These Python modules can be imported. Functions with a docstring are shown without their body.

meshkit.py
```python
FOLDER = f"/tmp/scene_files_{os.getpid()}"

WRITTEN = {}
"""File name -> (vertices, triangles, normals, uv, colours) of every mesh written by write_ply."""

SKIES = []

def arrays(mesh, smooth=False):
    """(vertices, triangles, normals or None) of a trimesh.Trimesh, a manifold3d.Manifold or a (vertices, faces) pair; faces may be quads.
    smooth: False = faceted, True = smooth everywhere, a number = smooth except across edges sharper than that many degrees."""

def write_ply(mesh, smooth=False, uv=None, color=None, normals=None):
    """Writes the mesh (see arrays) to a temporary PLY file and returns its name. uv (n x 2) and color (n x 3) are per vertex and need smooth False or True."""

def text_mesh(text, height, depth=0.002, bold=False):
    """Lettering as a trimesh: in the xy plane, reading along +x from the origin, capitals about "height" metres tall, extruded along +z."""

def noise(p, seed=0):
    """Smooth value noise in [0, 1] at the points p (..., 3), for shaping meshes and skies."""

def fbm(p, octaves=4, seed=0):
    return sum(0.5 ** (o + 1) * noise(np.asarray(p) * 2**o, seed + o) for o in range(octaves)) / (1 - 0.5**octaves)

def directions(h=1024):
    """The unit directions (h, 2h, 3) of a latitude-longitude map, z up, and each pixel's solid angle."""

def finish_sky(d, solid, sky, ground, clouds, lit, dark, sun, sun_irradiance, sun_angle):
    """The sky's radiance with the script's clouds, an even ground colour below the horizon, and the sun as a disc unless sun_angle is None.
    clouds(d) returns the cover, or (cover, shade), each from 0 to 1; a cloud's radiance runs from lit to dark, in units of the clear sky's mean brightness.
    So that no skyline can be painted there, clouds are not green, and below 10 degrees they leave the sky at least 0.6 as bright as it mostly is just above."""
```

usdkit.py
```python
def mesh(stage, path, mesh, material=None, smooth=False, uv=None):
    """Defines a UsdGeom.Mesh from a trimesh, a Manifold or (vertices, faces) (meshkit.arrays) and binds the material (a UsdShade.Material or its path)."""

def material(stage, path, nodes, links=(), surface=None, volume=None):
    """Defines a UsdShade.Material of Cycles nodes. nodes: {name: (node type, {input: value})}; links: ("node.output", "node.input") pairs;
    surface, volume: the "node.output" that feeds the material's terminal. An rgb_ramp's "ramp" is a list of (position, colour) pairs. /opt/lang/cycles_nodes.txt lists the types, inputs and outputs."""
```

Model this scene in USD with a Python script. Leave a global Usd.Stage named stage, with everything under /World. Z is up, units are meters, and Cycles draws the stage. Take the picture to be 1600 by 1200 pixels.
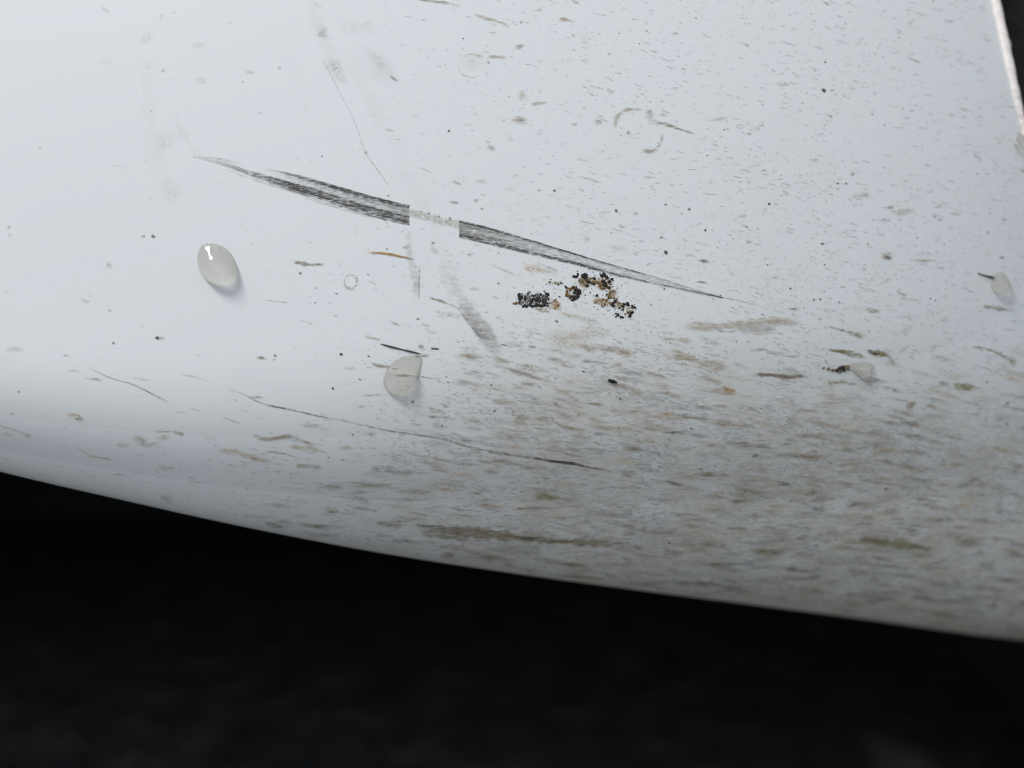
import math, numpy as np, trimesh, usdkit, meshkit
from pxr import Usd, UsdGeom, UsdLux, UsdShade, Gf, Sdf, Vt
from scipy.interpolate import RectBivariateSpline, PchipInterpolator
from scipy.spatial import cKDTree

stage = Usd.Stage.CreateInMemory()
UsdGeom.SetStageUpAxis(stage, 'Z')
UsdGeom.SetStageMetersPerUnit(stage, 1.0)
UsdGeom.Xform.Define(stage, '/World')
UsdGeom.Scope.Define(stage, '/World/Looks')
RNG = np.random.default_rng(7)

# ------------------------------------------------------------------ camera
DIST, WIDE, EYE = 0.17, 0.200, 0.24            # metres: lens to panel, width seen there, height of the lens
HAP = 36.0
FOC = HAP * DIST / WIDE
cam = UsdGeom.Camera.Define(stage, '/World/camera')
cam.AddTranslateOp().Set(Gf.Vec3d(0, -DIST, EYE))
cam.AddRotateXYZOp().Set(Gf.Vec3f(90, 0, 0))
cam.CreateHorizontalApertureAttr(HAP)
cam.CreateFocalLengthAttr(FOC)
cam.CreateFStopAttr(FOC / 4.8)
cam.CreateFocusDistanceAttr(0.1745)
cam.CreateClippingRangeAttr(Gf.Vec2f(0.01, 1000))
cam.CreateExposureAttr(0.98)

# ------------------------------------------------------------------ overcast daylight
SUN_EL, SUN_AZ = math.radians(52), math.atan2(-1.02, -0.70)     # high, behind the photographer's left shoulder
usdkit.material(stage, '/World/Looks/overcast_sky', {
    'sky': ('sky_texture', {'sky_type': 'single_scattering', 'sun_disc': False, 'sun_elevation': SUN_EL, 'sun_rotation': SUN_AZ}),
    'tc': ('texture_coordinate', {}),
    'n': ('noise_texture', {'scale': 2.2, 'detail': 5.0}),
    'r': ('rgb_ramp', {'ramp': [(0.3, (3.1, 3.27, 3.37)), (0.7, (4.4, 4.56, 4.62))]}),
    'm': ('mix', {'fac': 0.79}),
    'bg': ('background_shader', {'strength': 0.085})},
    [('tc.generated', 'n.vector'), ('n.fac', 'r.fac'), ('sky.color', 'm.color1'), ('r.color', 'm.color2'), ('m.color', 'bg.color')],
    surface='bg.background')
dome = UsdLux.DomeLight.Define(stage, '/World/sky')
UsdShade.MaterialBindingAPI.Apply(dome.GetPrim()).Bind(UsdShade.Material.Get(stage, '/World/Looks/overcast_sky'))
dome.GetPrim().SetCustomDataByKey('label', 'even pale overcast sky')
dome.GetPrim().SetCustomDataByKey('kind', 'structure')
sun = UsdLux.DistantLight.Define(stage, '/World/sun')
sun.CreateIntensityAttr(0.4); sun.CreateAngleAttr(16.0); sun.CreateNormalizeAttr(True); sun.CreateColorAttr(Gf.Vec3f(1, 0.995, 0.985))
sun.AddRotateXYZOp().Set(Gf.Vec3f(90 - math.degrees(SUN_EL), 0, 180 - math.degrees(SUN_AZ)))

# ------------------------------------------------------------------ helpers
def numbered(parent, name):
    p, k = f'{parent}/{name}', 0
    while stage.GetPrimAtPath(p):
        k += 1
        p = f'{parent}/{name}_{k:03d}'
    return p
def path_of(parent):
    return '/World' if parent is None else str(parent.GetPath())
def tag(prim, label=None, cat=None, group=None, kind=None):
    for k, v in (('label', label), ('category', cat), ('group', group), ('kind', kind)):
        if v: prim.SetCustomDataByKey(k, v)
    return prim
def thing(name, label, cat, group=None, loc=(0, 0, 0)):
    x = UsdGeom.Xform.Define(stage, numbered('/World', name))
    if any(loc): x.AddTranslateOp().Set(Gf.Vec3d(*map(float, loc)))
    return tag(x.GetPrim(), label, cat, group)
def obj(name, v, f, mat, parent=None, normals=None, colour=None, cover=None, smooth=False, label=None, kind=None):
    p = numbered(path_of(parent), name)
    m = usdkit.mesh(stage, p, (v, f), '/World/Looks/' + mat, smooth=smooth)
    if normals is not None:
        m.CreateNormalsAttr(Vt.Vec3fArray.FromNumpy(np.asarray(normals, np.float32))); m.SetNormalsInterpolation('vertex')
    api = UsdGeom.PrimvarsAPI(m)
    if colour is not None:
        api.CreatePrimvar('dcol', Sdf.ValueTypeNames.Color3fArray, 'vertex').Set(Vt.Vec3fArray.FromNumpy(np.asarray(colour, np.float32)))
    if cover is not None:
        api.CreatePrimvar('cover', Sdf.ValueTypeNames.FloatArray, 'vertex').Set(Vt.FloatArray.FromNumpy(np.asarray(cover, np.float32)))
    return tag(m.GetPrim(), label, kind=kind)
def mat(name, nodes, links=(), surface='p.BSDF'):
    usdkit.material(stage, '/World/Looks/' + name, nodes, links, surface=surface)
def sstep(a, b, x):
    t = np.clip((np.asarray(x, float) - a) / (b - a), 0, 1)
    return t * t * (3 - 2 * t)
def quads(nr, nc, wrap=False):
    i, j = np.meshgrid(np.arange(nr - 1), np.arange(nc if wrap else nc - 1), indexing='ij')
    a, b = i * nc + j, i * nc + (j + 1) % nc
    q = np.stack([a, b, b + nc, a + nc], -1).reshape(-1, 4)
    return np.vstack([q[:, [0, 1, 2]], q[:, [0, 2, 3]]])

# ------------------------------------------------------------------ materials
PAINT = (0.79, 0.813, 0.824)
FLOW = {'mapping_type': 'point', 'rotation': (0.0, math.radians(8), 0.0)}
mat('white_paint', {
    'g': ('geometry', {}), 'map': ('mapping', {**FLOW, 'scale': (260, 900, 1500)}),
    'n': ('noise_texture', {'scale': 1.0, 'detail': 4.0, 'roughness': 0.65}),
    'n2': ('noise_texture', {'scale': 90.0, 'detail': 3.0}),
    'a': ('attribute', {'attribute': 'cover'}),
    'nr': ('map_range', {'from_min': 0.34, 'from_max': 0.68, 'to_min': 0.45, 'to_max': 1.4, 'clamp': True}),
    'nr2': ('map_range', {'from_min': 0.3, 'from_max': 0.7, 'to_min': 0.5, 'to_max': 1.35, 'clamp': True}),
    'f': ('math', {'math_type': 'multiply'}), 'f2': ('math', {'math_type': 'multiply', 'use_clamp': True}),
    'c': ('mix', {'color1': PAINT, 'color2': (0.53, 0.475, 0.375)}),
    'ro': ('map_range', {'from_min': 0.0, 'from_max': 0.6, 'to_min': 0.42, 'to_max': 0.75, 'clamp': True}),
    'gr': ('noise_texture', {'scale': 4200.0, 'detail': 2.0}),
    'bu': ('bump', {'strength': 0.12, 'distance': 0.00006}),
    'p': ('principled_bsdf', {'specular_ior_level': 0.45})},
    [('g.position', 'map.vector'), ('map.vector', 'n.vector'), ('g.position', 'n2.vector'), ('g.position', 'gr.vector'),
     ('n.fac', 'nr.value'), ('n2.fac', 'nr2.value'), ('a.fac', 'f.value1'), ('nr.result', 'f.value2'), ('f.value', 'f2.value1'), ('nr2.result', 'f2.value2'),
     ('f2.value', 'c.fac'), ('c.color', 'p.base_color'), ('f2.value', 'ro.value'), ('ro.result', 'p.roughness'), ('gr.fac', 'bu.height'), ('bu.normal', 'p.normal')])
def film_mat(name, kind):
    """Dirt lying on the paint: its primvars say the colour and how thick it lies; the noise breaks it up into grains or streaks."""
    scale = {'soft': (420, 900, 1900), 'grain': (2600, 2600, 3800), 'rub': (800, 2500, 3600), 'smooth': (300, 300, 300)}[kind]
    lo, hi, a, b = {'soft': (0.33, 0.66, 0.15, 1.55), 'grain': (0.38, 0.62, -0.25, 1.9), 'rub': (0.36, 0.60, 0.14, 1.5), 'smooth': (0.3, 0.7, 0.8, 1.15)}[kind]
    rot = {'rub': 16, 'grain': 8, 'soft': 8, 'smooth': 0}[kind]
    mat(name, {
        'g': ('geometry', {}), 'map': ('mapping', {'mapping_type': 'point', 'rotation': (0.0, math.radians(rot), 0.0), 'scale': scale}),
        'n': ('noise_texture', {'scale': 1.0, 'detail': 4.0, 'roughness': 0.7}),
        'nr': ('map_range', {'from_min': lo, 'from_max': hi, 'to_min': a, 'to_max': b, 'clamp': True}),
        'a': ('attribute', {'attribute': 'cover'}), 'c': ('attribute', {'attribute': 'dcol'}),
        'f': ('math', {'math_type': 'multiply', 'use_clamp': True}),
        'p': ('principled_bsdf', {'roughness': 0.7, 'specular_ior_level': 0.25}), 't': ('transparent_bsdf', {}), 'mx': ('mix_closure', {})},
        [('g.position', 'map.vector'), ('map.vector', 'n.vector'), ('n.fac', 'nr.value'), ('nr.result', 'f.value1'), ('a.fac', 'f.value2'),
         ('c.color', 'p.base_color'), ('f.value', 'mx.fac'), ('t.BSDF', 'mx.closure1'), ('p.BSDF', 'mx.closure2')], surface='mx.closure')
for k in ('soft', 'grain', 'rub', 'smooth'): film_mat(k + '_dirt', k)
mat('solid_dirt', {'c': ('attribute', {'attribute': 'dcol'}), 'p': ('principled_bsdf', {'roughness': 0.6, 'specular_ior_level': 0.3})}, [('c.color', 'p.base_color')])
mat('water', {'p': ('principled_bsdf', {'base_color': (0.98, 0.938, 0.865), 'roughness': 0.02, 'ior': 1.33, 'transmission_weight': 1.0})})
mat('black_plastic', {'g': ('geometry', {}), 'n': ('noise_texture', {'scale': 900.0, 'detail': 3.0}), 'bu': ('bump', {'strength': 0.3, 'distance': 0.0003}),
    'p': ('principled_bsdf', {'base_color': (0.012, 0.013, 0.014), 'roughness': 0.6})}, [('g.position', 'n.vector'), ('n.fac', 'bu.height'), ('bu.normal', 'p.normal')])
mat('tyre_rubber', {'g': ('geometry', {}), 'n': ('noise_texture', {'scale': 300.0, 'detail': 4.0}), 'r': ('rgb_ramp', {'ramp': [(0.3, (0.010, 0.011, 0.012)), (0.8, (0.022, 0.021, 0.020))]}),
    'p': ('principled_bsdf', {'roughness': 0.85, 'specular_ior_level': 0.08})}, [('g.position', 'n.vector'), ('n.fac', 'r.fac'), ('r.color', 'p.base_color')])
mat('rim_metal', {'p': ('principled_bsdf', {'base_color': (0.4, 0.4, 0.41), 'metallic': 1.0, 'roughness': 0.35})})
mat('wet_asphalt', {'g': ('geometry', {}), 'v': ('voronoi_texture', {'scale': 130.0}), 'n': ('noise_texture', {'scale': 25.0, 'detail': 6.0}),
    'r': ('rgb_ramp', {'ramp': [(0.3, (0.038, 0.045, 0.05)), (0.55, (0.09, 0.092, 0.095)), (0.75, (0.20, 0.16, 0.14))]}),
    'bu': ('bump', {'strength': 0.6, 'distance': 0.004}), 'p': ('principled_bsdf', {'roughness': 0.7, 'specular_ior_level': 0.25})},
    [('g.position', 'v.vector'), ('g.position', 'n.vector'), ('n.fac', 'r.fac'), ('r.color', 'p.base_color'), ('v.distance', 'bu.height'), ('bu.normal', 'p.normal')])

# ------------------------------------------------------------------ the bumper's surface
XL, TOP = -0.42, EYE + 0.15
ARCH_X, ARCH_Z, ARCH_R = 0.4547, EYE + 0.1309, 0.343        # the wheel arch is a circle about the wheel
ZB = PchipInterpolator([-0.43, -0.21, -0.11, -0.085, -0.06, -0.03, 0.0, 0.03, 0.06, 0.11, 0.16],
    EYE + np.array([0.0263, 0.0051, -0.0199, -0.0259, -0.0322, -0.0394, -0.0460, -0.0525, -0.0591, -0.0708, -0.0840]))
RAD = lambda x: 0.030 + 0.064 * sstep(-0.12, 0.12, x)
NF, UNDER = 360, 0.05
def arch_x(z):
    return ARCH_X - np.sqrt(np.maximum(ARCH_R ** 2 - (z - ARCH_Z) ** 2, 0.02 ** 2))
def profile(x, tau):
    """A section through the bumper at x: tau runs 0..1 down the face, 1..2 round the bend, 2..3 under. Gives (y, z)."""
    R, zb = RAD(x), ZB(x)
    s = np.linspace(0, 1, 200)
    th = math.radians(97) * (0.7 * s ** 1.8 + 0.3 * s * s * (3 - 2 * s))
    def cum(v): return np.concatenate([[0], np.cumsum((v[1:] + v[:-1]) / 2)]) / (len(s) - 1)
    cy, cz = cum(np.sin(th)), cum(np.cos(th))
    L = (R / cz.max())[..., None]
    z1 = zb + R
    out_y, out_z = np.zeros(tau.shape), np.zeros(tau.shape)
    for k in range(len(x)):
        t = tau[k]; Lk = L[k, 0]
        f = np.clip(t, 0, 1); b = np.clip(t - 1, 0, 1); u = np.clip(t - 2, 0, 1)
        zz = TOP + (z1[k] - TOP) * f - Lk * np.interp(b, s, cz)
        yy = Lk * np.interp(b, s, cy)
        yy = yy + UNDER * u; zz = zz + UNDER * 0.12 * u
        out_y[k], out_z[k] = yy, zz
    return out_y, out_z
tau = np.concatenate([np.linspace(0, 1, 190, endpoint=False), np.linspace(1, 2, 190, endpoint=False), np.linspace(2, 3, 40)])
fr = np.linspace(0, 1, NF)
zn = TOP + (EYE - 0.05 - TOP) * np.clip(tau / 1.6, 0, 1)
for _ in range(4):
    zn = profile(arch_x(zn), tau[:, None])[1][:, 0]
GX = XL + fr[:, None] * (arch_x(zn)[None, :] - XL)
GY, GZ = np.zeros_like(GX), np.zeros_like(GX)
for j in range(len(tau)):                                  # columns share tau, x differs row by row
    y, z = profile(GX[:, j], np.full((NF, 1), tau[j]))
    GY[:, j], GZ[:, j] = y[:, 0], z[:, 0]
def plan(x, z):                                             # the bumper turns away to the rear on the right and a little on the left
    return 0.95 * (x + 0.035) ** 2 * np.where(x > -0.035, 1, 0.45) + 5.0 * np.maximum(x - 0.01, 0) ** 3 + (0.35 + 0.75 * sstep(-0.12, 0.12, x)) * (z - EYE) ** 2
GY = GY + plan(GX, GZ)
G = np.stack([GX, GY, GZ], -1)
SP = [RectBivariateSpline(fr, tau, G[..., k], kx=3, ky=3, s=0) for k in range(3)]
def surf(f, t): return np.stack([s.ev(f, t) for s in SP], -1)
def frame(f, t):
    du = np.stack([s.ev(f, t, dx=1) for s in SP], -1); dv = np.stack([s.ev(f, t, dy=1) for s in SP], -1)
    n = np.cross(dv, du); n /= np.linalg.norm(n, axis=-1, keepdims=True)
    return du, dv, n
def to_px(P):
    d = P[..., 1] + DIST
    return np.stack([800 + P[..., 0] / d * DIST / WIDE * 1600, 600 - (P[..., 2] - EYE) / d * DIST / WIDE * 1600], -1)

# pixel of the photograph -> place on the bumper's surface
SIL = to_px(G)[..., 1].argmax(1)
VIS = np.arange(len(tau))[None, :] <= SIL[:, None] - 1
GP = to_px(G)
TREE = cKDTree(GP[VIS])
FT = np.stack(np.meshgrid(fr, tau, indexing='ij'), -1)[VIS]
TMAX = PchipInterpolator(fr, tau[SIL])
def locate(p):
    p = np.atleast_2d(np.asarray(p, float))
    ft = FT[TREE.query(p)[1]].copy()
    for _ in range(4):
        e = 1e-4
        q = to_px(surf(ft[:, 0], ft[:, 1]))
        a = (to_px(surf(ft[:, 0] + e, ft[:, 1])) - q) / e
        b = (to_px(surf(ft[:, 0], ft[:, 1] + e)) - q) / e
        r = p - q
        det = a[:, 0] * b[:, 1] - a[:, 1] * b[:, 0]
        det = np.where(np.abs(det) < 1e-3, 1e-3, det)
        d = np.stack([(r[:, 0] * b[:, 1] - r[:, 1] * b[:, 0]) / det, (a[:, 0] * r[:, 1] - a[:, 1] * r[:, 0]) / det], -1)
        ft = ft + np.clip(d, -0.03, 0.03)
        ft[:, 0] = np.clip(ft[:, 0], 0, 1); ft[:, 1] = np.clip(ft[:, 1], 0, TMAX(ft[:, 0]))
    return ft
def on(p, h=0.0):
    """Points on the paint under the pixels p, raised by h metres, and the normals there."""
    ft = locate(p)
    n = frame(ft[:, 0], ft[:, 1])[2]
    return surf(ft[:, 0], ft[:, 1]) + n * np.broadcast_to(h, len(n))[:, None], n
def layer(lo=2.0e-5, hi=9.0e-5): return RNG.uniform(lo, hi)

# ------------------------------------------------------------------ setting and the rest of the car
g = np.array([[-60, -60, 0], [60, -60, 0], [60, 60, 0], [-60, 60, 0]], float)
tag(obj('asphalt_ground', g, np.array([[0, 1, 2], [0, 2, 3]]), 'wet_asphalt'), 'dark wet asphalt in the shade under the car', kind='structure')

und = thing('underbody_tray', 'black plastic tray closing the underside behind the white bumper', 'underbody')
for x0, x1, y0, y1 in ((-1.1, 0.085, 0.105, 2.0), (0.085, 2.0, 0.33, 2.0), (0.80, 2.0, 0.03, 0.33)):
    b = trimesh.creation.box((x1 - x0 - 0.002, y1 - y0 - 0.002, 0.012)); b.apply_translation(((x0 + x1) / 2, (y0 + y1) / 2, EYE + 0.06))
    obj('tray_panel', b.vertices, b.faces, 'black_plastic', und)
b = trimesh.creation.box((0.012, 1.9, 0.31)); b.apply_translation((-1.107, 0.115 + 0.95, 0.15))
obj('side_skirt', b.vertices, b.faces, 'black_plastic', und)
b = trimesh.creation.box((0.012, 1.3, 0.31)); b.apply_translation((1.96, 0.75, 0.143))
obj('side_skirt', b.vertices, b.faces, 'black_plastic', und)
b = trimesh.creation.box((3.0, 0.012, 0.31)); b.apply_translation((0.45, 1.4, 0.13))
obj('rear_deflector', b.vertices, b.faces, 'black_plastic', und)

def lathe(pro, n, c, axis_y=True):
    a = np.linspace(0, 2 * math.pi, n, endpoint=False)
    pro = np.asarray(pro, float)
    v = np.stack([pro[:, 0][None] * np.cos(a)[:, None], np.broadcast_to(pro[:, 1][None], (n, len(pro))), pro[:, 0][None] * np.sin(a)[:, None]], -1)
    k = len(pro); f = []
    i, j = np.meshgrid(np.arange(n), np.arange(k), indexing='ij')
    A, B = i * k + j, ((i + 1) % n) * k + j
    C, D = ((i + 1) % n) * k + (j + 1) % k, i * k + (j + 1) % k
    q = np.stack([A, D, C, B], -1).reshape(-1, 4)
    return v.reshape(-1, 3) + np.asarray(c), np.vstack([q[:, [0, 1, 2]], q[:, [0, 2, 3]]])
wheel = thing('front_wheel', 'black tyre standing in the arch at the right end of the bumper', 'wheel')
WC = (ARCH_X + 0.005, 0.08, 0.312)
v, f = lathe([(0.31, 0.02), (0.312, 0.19), (0.30, 0.21), (0.26, 0.22), (0.215, 0.205), (0.21, 0.20), (0.21, 0.02), (0.215, 0.005), (0.26, -0.005), (0.298, 0.003)], 96, WC)
obj('tyre', v, f, 'tyre_rubber', wheel, smooth=40)
v, f = lathe([(0.213, 0.03), (0.213, 0.19), (0.19, 0.19), (0.06, 0.06), (0.02, 0.05), (0.02, 0.03), (0.06, 0.03), (0.19, 0.05)], 64, WC)
obj('rim', v, f, 'rim_metal', wheel, smooth=40)
liner = thing('wheel_arch_liner', 'black plastic liner curving round the tyre behind the arch edge', 'arch liner')
v, f = lathe([(ARCH_R + 0.003, 0.075), (ARCH_R + 0.003, 0.30), (ARCH_R + 0.008, 0.30), (ARCH_R + 0.008, 0.075)], 96, (ARCH_X, 0, ARCH_Z))
keep = v[f].mean(1)[:, 2] > EYE - 0.03
obj('liner_shell', v, f[keep], 'black_plastic', liner, smooth=30)
b = trimesh.creation.box((0.80, 0.04, 0.6)); b.apply_translation((ARCH_X, 0.318, EYE + 0.03 + 0.3))
obj('inner_wall', b.vertices, b.faces, 'black_plastic', liner)

# ------------------------------------------------------------------ the bumper
bumper = thing('car_bumper', 'white scuffed and dirty car bumper filling the picture, curving under at its foot', 'car bumper')
n = frame(*[a.ravel() for a in np.meshgrid(fr, tau, indexing='ij')])[2]
Vf = G.reshape(-1, 3)
Vb = Vf - n * 0.0028
F = quads(NF, len(tau))[:, ::-1]
if np.cross(Vf[F[0, 1]] - Vf[F[0, 0]], Vf[F[0, 2]] - Vf[F[0, 0]]) @ n[F[0, 0]] < 0: F = F[:, ::-1]
N0 = len(Vf); ring = np.concatenate([np.arange(NF) * len(tau), (NF - 1) * len(tau) + np.arange(1, len(tau)), np.arange(NF - 2, -1, -1) * len(tau) + len(tau) - 1, np.arange(len(tau) - 2, 0, -1)])
r2 = np.roll(ring, -1)
edge = np.vstack([np.stack([ring, r2, r2 + N0], -1), np.stack([ring, r2 + N0, ring + N0], -1)])
def film(p):
    """How much road film lies on the paint: more towards the foot and the right, along the splash line."""
    x, y = p[..., 0], p[..., 1]
    line = 700 - 200 * sstep(200, 900, x) + 40 * sstep(900, 1600, x)
    d = sstep(-60, 330, y - line)
    w = 0.14 + 0.86 * sstep(150, 1000, x)
    k = 0.60 * d * w + 0.05 * sstep(500, 1300, x)
    band = np.exp(-((y - (610 + 0.16 * (x - 900))) / 75.0) ** 2) * sstep(620, 850, x) * (1 - 0.6 * sstep(1250, 1550, x))
    return np.clip(k + 0.13 * band, 0, 0.85)
cov = film(GP.reshape(-1, 2))
obj('painted_panel', np.vstack([Vf, Vb]), np.vstack([F, F[:, ::-1] + N0, edge]), 'white_paint', bumper, normals=np.vstack([n, -n]), cover=np.concatenate([cov, cov]))

# the arch edge: a rounded bead of wet warm white sealant along the right boundary
LIPT = np.linspace(0.0, 1.9, 260)
mid = surf(np.ones_like(LIPT), LIPT); du, dv, nn = frame(np.ones_like(LIPT), LIPT)
tan = np.gradient(mid, axis=0); tan /= np.linalg.norm(tan, axis=1, keepdims=True)
side = np.cross(nn, tan); side *= np.sign((side * du).sum(1))[:, None]
def bead(center, w, h, n_out=20):
    a = np.linspace(0, 2 * math.pi, n_out, endpoint=False)
    return (center[:, None] + side[:, None] * (np.cos(a)[None, :, None] * w[:, None, None]) + nn[:, None] * (np.sin(a)[None, :, None] * h[:, None, None]))
wob = meshkit.fbm(np.stack([LIPT * 60, LIPT * 0, LIPT * 0], -1), 3, 5) - 0.5
pyl = to_px(mid)[:, 1]
thin = 1.0 - 0.35 * sstep(60, 210, pyl)
wl = 0.00130 * (1 + 0.4 * wob) * thin; hl = 0.0010 * (1 + 0.18 * wob) * thin
Pb = bead(mid + side * 0.0002, wl, hl).reshape(-1, 3)
mat('arch_edge_coat', {'g': ('geometry', {}), 'n': ('noise_texture', {'scale': 900.0, 'detail': 4.0}), 'r': ('rgb_ramp', {'ramp': [(0.3, (0.84, 0.75, 0.70)), (0.5, (0.88, 0.82, 0.79)), (0.7, (0.64, 0.56, 0.50))]}),
    'bu': ('bump', {'strength': 0.5, 'distance': 0.0003}), 'p': ('principled_bsdf', {'roughness': 0.22, 'specular_ior_level': 0.6})},
    [('g.position', 'n.vector'), ('n.fac', 'r.fac'), ('r.color', 'p.base_color'), ('n.fac', 'bu.height'), ('bu.normal', 'p.normal')])
obj('arch_edge', Pb, quads(len(LIPT), 20, True), 'arch_edge_coat', bumper, smooth=True, label='rounded warm white edge of the wheel arch')

i = int(np.abs(pyl - 66).argmin()); ic = trimesh.creation.icosphere(3).vertices
ic = ic * np.stack([0.00062 * (1 + 0.35 * ic[:, 2])] * 2 + [np.full(len(ic), 0.0019)], -1)
obj('edge_drip', mid[i] + side[i] * 0.00135 + ic[:, :1] * side[i] + ic[:, 1:2] * nn[i] - ic[:, 2:] * -tan[i], trimesh.creation.icosphere(3).faces, 'arch_edge_coat', bumper, smooth=True, label='small drip bulging from the arch edge')

# ------------------------------------------------------------------ dirt on the paint
COL = dict(br=(0.255, 0.20, 0.135), orr=(0.46, 0.27, 0.10), gr=(0.22, 0.22, 0.215), dk=(0.045, 0.04, 0.036), ol=(0.23, 0.20, 0.10), ta=(0.42, 0.345, 0.24), ru=(0.22, 0.06, 0.045), sc=(0.105, 0.095, 0.09), cr=(0.66, 0.65, 0.58), lg=(0.45, 0.45, 0.44))
COL['or'] = COL['orr']
def colour(c): return np.asarray(COL[c] if isinstance(c, str) else c, float)
LOAD = np.zeros((90, 130), int)                            # how many films already lie over each bit of paint
def cells(q):
    q = np.unique(np.clip((np.asarray(q) / 14).astype(int) + 6, 0, (129, 89)), axis=0)
    return q[:, 1], q[:, 0]
def blob(x, y, L, W, ang, c, a, rings=4, spokes=22, rough=0.35, h=None):
    """A patch of dirt L by W pixels with a ragged rim; its cover thins out to nothing at the rim."""
    th = np.linspace(0, 2 * math.pi, spokes, endpoint=False)
    ph = RNG.uniform(0, 6.28, 4)
    am = RNG.uniform(0.2, 1.0, 4) * (0.55, 0.42, 0.22, 0.14)
    rag = 1 + rough * sum(am[q] * np.sin((q + 1 + (q > 2)) * th + ph[q]) for q in range(4))
    r = np.linspace(0, 1, rings + 1)[1:]
    u = np.concatenate([[0], (r[:, None] * rag[None] * np.cos(th)[None]).ravel()]) * L / 2
    w = np.concatenate([[0], (r[:, None] * rag[None] * np.sin(th)[None]).ravel()]) * W / 2
    ca, sa = math.cos(math.radians(ang)), math.sin(math.radians(ang))
    q_ = np.stack([x + u * ca - w * sa, y + u * sa + w * ca], -1)
    LOAD[cells(q_)] += 1
    P, n = on(q_, layer() if h is None else h)
    cv = np.concatenate([[a], np.repeat(a * (1 - r ** 1.7), spokes)]) * np.concatenate([[1], (1 + 0.35 * np.sin(th[None] * 2 + ph[1] + r[:, None] * 3)).ravel()])
    f = [[0, 1 + (k + 1) % spokes, 1 + k] for k in range(spokes)]
    for q in range(rings - 1):
        for k in range(spokes):
            A, B = 1 + q * spokes + k, 1 + q * spokes + (k + 1) % spokes
            f += [[A, B + spokes, A + spokes], [A, B, B + spokes]]
    cc = np.broadcast_to(colour(c), P.shape) * RNG.uniform(0.85, 1.12)
    return P, np.array(f), n, cc, cv
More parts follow.
